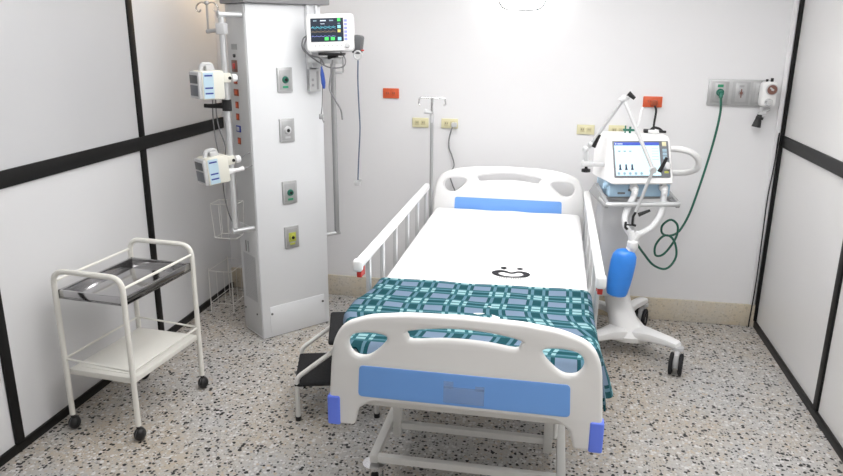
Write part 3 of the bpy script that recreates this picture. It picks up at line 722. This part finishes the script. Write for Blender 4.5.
# ------------------------------------------------------------------ ventilator cart
PV = V((.457,3.85,0)); YB_ = .243
YAW = Matrix.Translation(PV) @ Matrix.Rotation(YB_, 4, 'Z') @ Matrix.Translation(-PV)
def yw(x, y, z): return YAW @ V((x,y,z))
ct = thing('ventilator_cart', 'white ventilator cart with four casters and grey handle tray beside the bed', 'cart', Matrix.Translation((.46,4.02,0)) @ Matrix.Rotation(YB_, 4, 'Z'))
HB = V((.490,4.02,.110))
tips = [(V((.745,3.80,.150)),-.25), (V((.630,4.45,.165)),-.35), (V((.245,3.78,.150)),0), (V((.285,4.36,.155)),0)]
def leg_ring(c, d, w, h):
    s = V((-d.y,d.x,0)).normalized(); out = []
    for k in range(12):
        a = 2*PI*k/12; ca, sa = math.cos(a), math.sin(a)
        out.append(c+s*w*math.copysign(abs(ca)**.7, ca)+V((0,0,1))*h*math.copysign(abs(sa)**.7, sa))
    return out
rg = []
for z, cx, cy, rx, ry in ((.086,.500,4.01,.080,.080),(.094,.500,4.01,.108,.105),(.125,.498,4.01,.118,.115),(.160,.484,4.02,.098,.100),(.205,.458,4.035,.083,.086),(.27,.432,4.06,.076,.072),(.34,.416,4.08,.074,.066),(.42,.412,4.085,.074,.062)):
    rg.append([V((cx+rx*math.copysign(abs(math.cos(a))**.8, math.cos(a)), cy+ry*math.copysign(abs(math.sin(a))**.8, math.sin(a)), z)) for a in [2*PI*k/32 for k in range(32)]])
base = obj('base', MB().rings(rg), 'plastic_w', ct)
for p_, rot in tips:
    d = (p_-HB); d.z = 0
    back = p_.y > 4.1
    st = V((.455,4.07,.205)) if back else HB+d*.10+V((0,0,.012))
    L_ = [leg_ring(st.lerp(p_, s_)+V((0,0,.012*math.sin(s_*PI))), d, w_, h_) for s_, w_, h_ in (((0,.040,.036),(.2,.036,.030),(.45,.033,.025),(.8,.034,.024),(.95,.032,.021),(1,.026,.014)) if back else ((0,.085,.046),(.2,.070,.042),(.45,.046,.033),(.8,.036,.025),(.95,.034,.022),(1,.026,.014)))]
    lg = obj('leg', MB().rings(L_), 'plastic_w', base)
    Rm = Matrix.Translation(V((p_.x,p_.y,0))) @ Matrix.Rotation(rot, 4, 'Z')
    g = MB().cyl((0,0,.124), (0,0,.142), .030, seg=16).box2((-.013,-.085,.045), (.013,.012,.126), .008)
    cs = obj('caster', g.xf(Rm), 'lgrey', ct)
    for s in (-1,1):
        w_ = obj('wheel', MB().lathe([(.02,-.010),(.054,-.010),(.062,-.006),(.062,.006),(.054,.010),(.02,.010)], (s*.025,-.055,.062), (1,0,0), 26).xf(Rm), 'rubber', cs)
        obj('wheel_hub', MB().cyl((s*.024-.011,-.055,.062), (s*.024+.011,-.055,.062), .036, seg=18).xf(Rm), 'grey', w_)
obj('post', MB().box2((.300,3.95,.36), (.50,4.06,.955), .018, 3).xf(YAW), 'lgrey', ct)
obj('tray', MB().box2((.285,3.87,.950), (.655,4.10,.966), .004).xf(YAW), 'grey', ct)
for x, s in ((.274,-1), (.662,1)):
    wing = [V((x-.009,3.80,.918)),V((x+.009,3.80,.918)),V((x+.009,4.10,.945)),V((x-.009,4.10,.945))], [V((x-.009,3.795,.952)),V((x+.009,3.795,.952)),V((x+.009,4.00,.99 if s > 0 else 1.015)),V((x-.009,4.00,.99 if s > 0 else 1.015))]
    obj('side_wing', MB().rings(wing).xf(YAW), 'grey', ct)
obj('handle_bar', MB().tube(fillet([(.274,3.90,.95),(.274,3.79,.940),(.664,3.79,.940),(.664,3.90,.95)], .022, 6), .0135, 14).xf(YAW), 'alu', ct)
# ------------------------------------------------------------------ ventilator
ven = thing('ventilator', 'white ventilator with large pale touchscreen on the cart tray', 'ventilator', Matrix.Translation((.457,3.97,.966)) @ Matrix.Rotation(YB_, 4, 'Z'))
b = obj('base_module', MB().box2((.296,3.850,.967), (.632,4.07,1.048), .008, 3).xf(YAW), 'vblue', ven)
for a_, c_ in (((.345,3.842,.985),(.385,3.851,.994)), ((.40,3.843,1.000),(.43,3.851,1.012))): obj('module_recess', MB().box2(a_, c_, .002).xf(YAW), 'bezel', b)
obj('side_fitting', MB().cyl((.297,3.89,1.02), (.275,3.89,1.02), .016, seg=12).box2((.286,3.846,1.028),(.31,3.93,1.046),.003).xf(YAW), 'vblue', b)
for x in (.428,.588):
    obj('patient_port', MB().cyl((x,3.852,1.022), (x,3.826,1.018), .022, seg=16).xf(YAW), 'plastic_w', b)
TAN = math.tan(.45)
def yf(z): return 3.789+(z-1.045)*TAN
cas = MB(); x0_, x1_ = .290, .626
rg = []
for z, ins in ((1.046,.010),(1.054,0),(1.262,0),(1.280,.006),(1.290,.026)):
    o_ = [V((x0_+ins,yf(z)+.001+ins,z)),V((x1_-ins,yf(z)+.001+ins,z)),V((x1_-ins+.004,4.09-ins,z)),V((x0_+ins-.022,4.09-ins,z))]
    rg.append([YAW @ p for p in fillet(o_, .022, 4, True)])
cas.rings(rg)
k = obj('casing', cas, 'plastic_w', ven)
Tf = YAW @ Matrix.Translation(V((.0412,3.789,1.045))) @ Matrix.Rotation(-.45, 4, 'X') @ Matrix.Translation(V((0,0,.017))) @ Matrix.Diagonal((.92,1,1,1))
def fp(x0, x1, z0, z1, out, bev=.001): return MB().box2((x0,-out,z0-1.045), (x1,.002,z1-1.045), bev).xf(Tf)
bz = obj('bezel', fp(.288,.616,1.068,1.268,.005,.003), 'bezel', k)
sc = obj('screen', fp(.298,.560,1.078,1.259,.006,0), 'scr_light', bz)
obj('title_bar', fp(.298,.560,1.242,1.259,.0066,0), 'scr_bar', sc)
obj('title_text', fp(.304,.310,1.247,1.254,.0072,0), 'scr_white', sc)
g = fp(.316,.346,1.248,1.2525,.0072,0); obj('title_text', g, 'scr_white', sc)
for x in (.318,.350,.382): obj('value_text', fp(x,x+.013,1.2085,1.2125,.0068,0), 'scr_ink', sc)
for x in (.324,.359,.394):
    g = MB().box2((x-.005,-.0068,.070), (x+.005,.0,.090)).box2((x-.0075,-.0068,.063), (x+.0075,.0,.071)).box2((x-.0035,-.0068,.090),(x+.0035,0,.095)); obj('bar_icon', g.xf(Tf), 'scr_ink', sc)
for i in range(5): obj('round_key', MB().cyl((.314+i*.033,-.0070,.044), (.314+i*.033,-.004,.044), .008, seg=14).xf(Tf), 'scr_greyk', sc)
for z in (.120,.135,.150,.165,.18): obj('value_line', MB().box2((.515,-.0068,z), (.552,0,z+.0015)).xf(Tf), 'scr_greyk', sc)
obj('alarm_key', fp(.578,.602,1.238,1.262,.008), 'yellow', bz)
for z in (1.215,1.195,1.175): obj('side_key', fp(.578,.602,z-.008,z+.008,.008), 'scr_greyk', bz)
obj('side_key', fp(.580,.604,1.090,1.102,.008), 'lime', bz)
obj('rotary_knob', MB().lathe([(.021,0),(.021,.012),(.018,.020),(.012,.022),(0,.022)], (.596,-.004,.082), (0,-1,0)).xf(Tf), 'lgrey', bz)
obj('maker_mark', fp(.445,.470,1.2715,1.2745,.0012,0), 'grey', k)
# elbow arm on the right side
obj('side_fitting', MB().cyl((.626,3.99,1.205), (.660,3.99,1.205), .022, seg=14).cyl((.650,3.99,1.19), (.650,3.99,1.145), .012, seg=10).cyl((.650,3.99,1.13), (.650,3.99,1.112), .009, seg=10).xf(YAW), 'grey', k)
tag(obj('filter_hose', MB().tube(smooth_path([yw(.655,3.99,1.205),yw(.71,3.97,1.206),yw(.77,3.96,1.190),yw(.82,3.97,1.150),yw(.835,4.0,1.095),yw(.81,4.06,1.060),yw(.74,4.10,1.05),yw(.67,4.10,1.05),yw(.63,4.06,1.045)], 6), .017, 14), 'plastic_w'), 'short white hose curving from the right side of the ventilator', 'hose')
# support arm
sa = thing('support_arm', 'jointed metal tube-support arm clamped left of the ventilator screen', 'support arm', (.185,3.85,1.12))
J = [V((.176,3.87,1.133)), V((.170,3.87,1.212)), V((.195,3.87,1.238)), V((.340,3.82,1.485)), V((.502,3.70,1.143)), V((.438,3.70,.92))]
obj('clamp', MB().box(J[0]+V((.005,0,.0)), (.062,.05,.026), .005).box((.245,3.885,1.128), (.085,.03,.02), .004), 'lgrey', sa)
obj('clamp_knob', MB().lathe([(.008,0),(.008,-.014),(.024,-.018),(.024,-.032),(.008,-.036),(0,-.036)], J[0]+V((.002,0,-.012))), 'blackp', sa)
obj('upright', MB().cyl(J[0], J[1], .013, seg=12).sphere(J[1], .019).sphere(J[2], .017).cyl(J[1], J[2], .012, seg=10), 'alu', sa)
obj('rear_rod', MB().cyl(J[2], J[3], .0095, .0085, 12), 'alu', sa)
obj('front_rod', MB().cyl(J[3], J[4], .0105, .0095, 12), 'lgrey', sa)
obj('lower_rod', MB().cyl(J[4], J[5], .0085, seg=12), 'alu', sa)
obj('top_joint', MB().sphere(J[3], .020).cyl(J[3]+V((-.02,0,-.01)), J[3]+V((.022,-.004,.014)), .015, seg=12), 'lgrey', sa)
obj('elbow_joint', MB().sphere(J[4], .019).cyl(J[4]+V((0,.015,0)), J[4]+V((0,-.018,0)), .016, seg=12), 'alu', sa)
def lever(a, b_, r=.010): return MB().tube([a, V(a).lerp(V(b_), .4), b_], r, 10, radii=[r*1.25,r,r*.75])
obj('lock_lever', lever(J[2]+V((.012,-.012,-.012)), J[2]+V((.040,-.016,.055))), 'blackp', sa)
obj('lock_lever', lever(J[3]+V((.018,-.01,.03)), J[3]+V((.052,-.012,.004)), .012), 'blackp', sa)
obj('lock_lever', lever(J[4]+V((.030,-.016,-.005)), J[4]+V((.058,-.02,.070))), 'blackp', sa)
obj('lock_lever', lever(J[5]+V((.012,-.01,-.012)), J[5]+V((.068,-.014,.016)), .009), 'blackp', sa)
obj('tube_holder', MB().tube(fillet([J[5],J[5]+V((-.012,0,-.025)),J[5]+V((-.012,0,-.068)),J[5]+V((.006,0,-.074))], .008, 4), .0065, 8).tube(fillet([J[5]+V((-.046,0,-.055)),J[5]+V((-.046,0,-.085)),J[5]+V((-.034,0,-.096))], .008, 4), .0065, 8).cyl(J[5]+V((-.046,0,-.07)), J[5]+V((.006,0,-.072)), .004, seg=8), 'blackp', sa)
# breathing hoses (corrugated)
def corr(pts, r, amp=.0016, step=.0055):
    q = smooth_path(pts, 14); L = [0]
    for a, b_ in zip(q, q[1:]): L.append(L[-1]+(b_-a).length)
    n_ = int(L[-1]/step*4); out = []; rad = []; i = 0
    for k in range(n_+1):
        d = L[-1]*k/n_
        while i < len(L)-2 and L[i+1] < d: i += 1
        out.append(q[i].lerp(q[i+1], (d-L[i])/max(1e-9, L[i+1]-L[i]))); rad.append(r+amp*math.sin(k*PI/2))
    return MB().tube(out, r, 12, radii=rad)
wy = V((.441,3.735,.785))
hl = [yw(.428,3.827,1.018), yw(.428,3.818,1.008), yw(.424,3.822,.975), V((.408,3.800,.92)), V((.392,3.765,.875)), V((.398,3.74,.83)), V((.418,3.735,.80)), V((.432,3.735,.785))]
tag(obj('breathing_hose', corr(hl, .0165), 'hosew'), 'white corrugated breathing hose from the left port down to the connector', 'hose', 'breathing hoses')
hr = [yw(.588,3.827,1.018), yw(.588,3.818,1.008), yw(.588,3.822,.975), V((.585,3.828,.92)), V((.570,3.80,.872)), V((.535,3.765,.83)), V((.49,3.74,.803)), V((.455,3.735,.788))]
tag(obj('breathing_hose', corr(hr, .0165), 'hosew'), 'white corrugated breathing hose from the right port down to the connector', 'hose', 'breathing hoses')
t = thing('hose_connector', 'clear white connector joining both breathing hoses above the blue bag', 'connector', wy+V((0,0,-.09)))
obj('branch', MB().cyl(wy+V((-.004,0,-.03)), wy+V((-.016,0,.02)), .018, seg=12).cyl(wy+V((.002,0,-.03)), wy+V((.028,0,.016)), .018, seg=12), 'hosew', t)
obj('filter', MB().lathe([(.012,.0),(.016,-.02),(.028,-.03),(.029,-.06),(.022,-.072),(.013,-.085),(.012,-.11),(0,-.11)], wy+V((0,0,-.005))), 'hosew', t)
tl = wy+V((.0,0,-.095))
lt = thing('test_lung', 'bright blue rubber test lung bag hanging from the hose connector', 'test lung', V((.38,3.735,.435)))
ax = V((.115,.0,1)).normalized(); c0 = V((.379,3.735,.437))
prof = [(.0,0),(.036,.003),(.052,.012),(.058,.035),(.063,.08),(.066,.13),(.067,.20),(.062,.238),(.048,.260),(.026,.270),(0,.271)]
g = MB().lathe(prof, c0, ax, 28)
for v in g.bm.verts:
    r_ = (v.co-c0); r_ -= ax*r_.dot(ax)
    v.co = v.co-V((0,r_.y*.28,0))
obj('bag', g, 'lung', lt)
top = c0+ax*.267
obj('neck', MB().tube([top+V((-.002,0,-.012)), top+V((.018,0,.006)), tl+V((0,0,-.012))], .012, 10, radii=[.016,.013,.012]), 'lung', lt)
obj('neck_ring', MB().cyl(top+V((.012,0,.000)), top+V((.022,0,.010)), .020, seg=14), 'plastic_w', lt)
# clutter on top of the ventilator
t = thing('tubing_bundle', 'dark hose clips and small white fittings lying on the ventilator top', 'tubing', (.50,4.0,1.290))
obj('clip', MB().box((.500,4.02,1.300), (.05,.04,.019), .005), 'blackp', t)
obj('clip', MB().box((.575,4.03,1.297), (.04,.02,.013), .004), 'blackp', t)
obj('fitting', MB().box((.528,3.985,1.299), (.045,.04,.016), .005).cyl((.495,3.98,1.302), (.54,3.975,1.302), .010, seg=10), 'clamp', t)
obj('valve', MB().cyl((.400,3.98,1.288), (.400,3.98,1.325), .006, seg=8).box((.400,3.98,1.307), (.075,.012,.012), .003).cyl((.375,3.98,1.288), (.375,3.98,1.330), .004, seg=8).cyl((.435,3.98,1.288), (.435,3.98,1.326), .005, seg=8), 'green', t)
obj('clear_tube', MB().tube(smooth_path([(.435,3.98,1.326),(.445,3.985,1.36),(.450,3.99,1.405),(.458,3.995,1.43)], 4), .005, 8), 'hosew', t)
obj('clamp', MB().tube(smooth_path([(.50,4.0,1.296),(.525,4.02,1.318),(.552,4.01,1.316),(.575,4.03,1.300)], 5), .007, 8), 'blackp', t)

# ------------------------------------------------------------------ wall sockets, gas panel
def socket(x, z, w, h, m_, md, label, group):
    t = thing('wall_socket', label, 'wall socket', (x,YB,z-h/2), group)
    obj('cover_plate', MB().box2((x-w/2,YB-.012,z-h/2), (x+w/2,YB,z+h/2), .003), m_, t)
    for s in (-1,1):
        p = obj('receptacle', MB().box2((x+s*w*.19-w*.14,YB-.015,z-h*.25), (x+s*w*.19+w*.14,YB-.011,z+h*.25), .002), md, t)
        obj('slots', MB().box2((x+s*w*.19-.007,YB-.0157,z-.004), (x+s*w*.19-.004,YB-.0145,z+.008)).box2((x+s*w*.19+.004,YB-.0157,z-.004), (x+s*w*.19+.007,YB-.0145,z+.008)), 'darkgrey', p)
    return t
socket(-1.061,1.4245,.106,.064,'orange','orange','orange wall socket alone, high between the column and the drip pole','orange wall sockets')
socket(.575,1.411,.112,.065,'orange','orange','orange wall socket with a black plug, above the ventilator','orange wall sockets')
socket(-.865,1.241,.108,.062,'yellow','yellow_d','ivory wall socket left of the drip pole with nothing plugged in','ivory wall sockets')
socket(-.672,1.241,.108,.062,'yellow','yellow_d','ivory wall socket right of the drip pole with a grey cord plugged in','ivory wall sockets')
socket(.189,1.2295,.108,.060,'yellow','yellow_d','ivory wall socket with nothing plugged in, between headboard and ventilator','ivory wall sockets')
socket(.382,1.232,.108,.060,'yellow','yellow_d','ivory wall socket mostly hidden behind the top of the ventilator','ivory wall sockets')
t = thing('bed_power_cord', 'grey power cord dropping from the ivory socket behind the headboard', 'power cord', (-.66,YB-.02,.62))
obj('plug', MB().box((-.640,YB-.030,1.236), (.034,.036,.03), .006), 'lgrey', t)
obj('cord', MB().tube(smooth_path([(-.648,YB-.04,1.225),(-.668,YB-.03,1.16),(-.672,YB-.02,1.09),(-.650,YB-.02,1.03),(-.635,YB-.025,.97),(-.662,YB-.02,.91),(-.640,YB-.03,.84),(-.622,YB-.03,.78),(-.64,YB-.08,.66),(-.60,4.345,.58)], 6), .0045, 8), 'cablegrey', t)
t = thing('ventilator_power_cord', 'black power cord dropping from the orange socket behind the ventilator', 'power cord', (.585,YB-.03,1.2))
obj('plug', MB().box((.582,YB-.034,1.405), (.036,.042,.034), .007), 'orange_d', t)
obj('cord', MB().tube(smooth_path([(.584,YB-.055,1.392),(.594,YB-.06,1.36),(.588,YB-.07,1.28),(.582,YB-.11,1.18),(.53,4.26,1.12),(.50,4.10,1.13)], 6), .0065, 8), 'blackp', t)
gp = thing('gas_outlet_panel', 'grey three-section medical gas panel on the back wall near the right corner', 'gas panel', (1.04,YB,1.405))
obj('back_plate', MB().box2((.887,YB-.022,1.402), (1.236,YB,1.553), .003), 'brushed', gp)
for i, xc in enumerate((.951,1.069,1.179)):
    p = obj('outlet_plate', MB().box2((xc-.048,YB-.026,1.412), (xc+.048,YB-.018,1.542), .002), 'platein', gp)
    obj('outlet_inset', MB().box2((xc-.030,YB-.0285,1.425), (xc+.030,YB-.025,1.532), .001), 'brushed', p)
    if i == 0:
        obj('name_plate', MB().box2((xc-.016,YB-.0305,1.508), (xc+.016,YB-.028,1.524)), 'greenlab', p)
        obj('collar', MB().cyl((xc,YB-.028,1.478), (xc,YB-.040,1.478), .022, seg=18), 'green', p)
    else:
        obj('name_plate', MB().box2((xc-.014,YB-.0305,1.510), (xc+.014,YB-.028,1.522)), 'grey', p)
        obj('collar', MB().cyl((xc,YB-.028,1.476), (xc,YB-.036,1.476), .017, seg=18), 'grey', p)
        obj('socket', MB().cyl((xc,YB-.036,1.476), (xc,YB-.0375,1.476), .009, seg=14).box2((xc-.003,YB-.0372,1.45), (xc+.003,YB-.034,1.50)), 'dial', p)
t = thing('vacuum_regulator', 'white vacuum regulator with round gauge on the right end of gas panel', 'regulator', (1.213,YB-.06,1.30))
obj('body', board([rrect(1.166,1.248,1.405,1.548,.024)], .075, .012, facing(YB-.068)), 'plastic_w', t)
p = obj('gauge', MB().cyl((1.215,YB-.104,1.505), (1.215,YB-.118,1.505), .032, seg=22), 'lgrey', t)
obj('dial', MB().cyl((1.215,YB-.118,1.505), (1.215,YB-.1205,1.505), .027, seg=22), 'dial', p)
obj('needle', MB().box((1.213,YB-.121,1.509), (.026,.0015,.009), 0, Matrix.Rotation(.6,3,'Y')).cyl((1.215,YB-.1195,1.505),(1.215,YB-.1225,1.505),.006,seg=10), 'lgrey', p)
obj('control_knob', MB().lathe([(.022,0),(.022,.016),(.017,.026),(0,.027)], (1.206,YB-.104,1.433), (0,-1,0)), 'chrome', t)
obj('top_button', MB().cyl((1.193,YB-.07,1.545), (1.193,YB-.07,1.562), .007, seg=10).cyl((1.220,YB-.07,1.545), (1.220,YB-.07,1.568), .008, seg=10), 'blackp', t)
obj('drain_fitting', MB().cyl((1.186,YB-.068,1.41), (1.186,YB-.068,1.355), .010, seg=10).box((1.193,YB-.068,1.365), (.05,.03,.018), .006).cyl((1.203,YB-.068,1.37),(1.230,YB-.075,1.392),.007,seg=8), 'lgrey', t)
obj('nozzle', MB().cyl((1.180,YB-.068,1.358), (1.168,YB-.068,1.285), .013, .026, 14).cyl((1.182,YB-.068,1.345),(1.179,YB-.068,1.33),.022,seg=12), 'blackp', t)
t = thing('oxygen_hose', 'thin green oxygen hose looping from the gas panel to the ventilator cart', 'hose', (.80,4.40,.5))
obj('plug', MB().cyl((.951,YB-.040,1.478), (.951,YB-.075,1.474), .015, seg=14).cyl((.951,YB-.07,1.474),(.949,YB-.08,1.45),.011,seg=12), 'green', t)
HP = [(.949,4.48,1.455),(.953,4.465,1.36),(.934,4.46,1.19),(.896,4.45,.985),(.846,4.43,.775),(.800,4.41,.665),(.762,4.40,.625),(.715,4.40,.615),(.682,4.38,.640),(.680,4.36,.690),(.722,4.35,.728),(.762,4.345,.700),(.766,4.34,.640),(.742,4.34,.575),(.696,4.34,.508),(.655,4.35,.500),(.650,4.355,.560),(.685,4.345,.622),(.725,4.33,.630),(.756,4.31,.590),(.766,4.29,.520),(.736,4.27,.462),(.690,4.24,.448),(.622,4.20,.485),(.560,4.16,.560),(.510,4.11,.63),(.475,4.055,.68)]
obj('tubing', MB().tube(smooth_path(HP, 8), .0068, 10), 'hose', t)
tag(obj('corner_cable', MB().tube(smooth_path([(1.312,YB-.03,1.25),(1.310,YB-.03,1.05),(1.300,YB-.03,.85),(1.303,YB-.03,.6),(1.306,YB-.03,.30),(1.300,YB-.03,.05),(1.30,YB-.03,.004)], 6), .004, 8), 'blackp'), 'thin black cable running down the right corner of the back wall', 'cable')

# unseen warm lamp, added to cast the beige glow beside the supply column
t = thing('added_corner_lamp', 'small added warm lamp on the back wall, tucked behind the supply column top', 'lamp', (-2.02,YB,2.02))
obj('backplate', MB().box2((-2.06,YB-.015,2.02), (-1.96,YB,2.16), .004), 'lamprim', t)
obj('bulb', MB().sphere((-2.01,YB-.06,2.09), .035), 'added_warm', t)

# ------------------------------------------------------------------ camera and render settings
cam = bpy.data.cameras.new('camera'); co = bpy.data.objects.new('camera', cam); C.objects.link(co)
Rv, Uv, Fv = V((.98250642,.18604772,.00820895)), V((-.05951628,.27192282,.96047686)), V((-.17646233,.94416324,-.27823878))
co.matrix_world = Matrix(((Rv.x,Uv.x,-Fv.x,0),(Rv.y,Uv.y,-Fv.y,0),(Rv.z,Uv.z,-Fv.z,1.8),(0,0,0,1)))
cam.sensor_fit = 'HORIZONTAL'; cam.sensor_width = 36; cam.lens = 36*706.24/843; cam.clip_start = .02
sc_ = bpy.context.scene; sc_.camera = co
w = bpy.data.worlds.new('world'); sc_.world = w; w.use_nodes = True
w.node_tree.nodes['Background'].inputs['Color'].default_value = (.9,.95,1,1); w.node_tree.nodes['Background'].inputs['Strength'].default_value = .3
vs = sc_.view_settings; vs.view_transform = 'Standard'; vs.look = 'None'; vs.gamma = 1; vs.exposure = 0.0; vs.use_curve_mapping = False
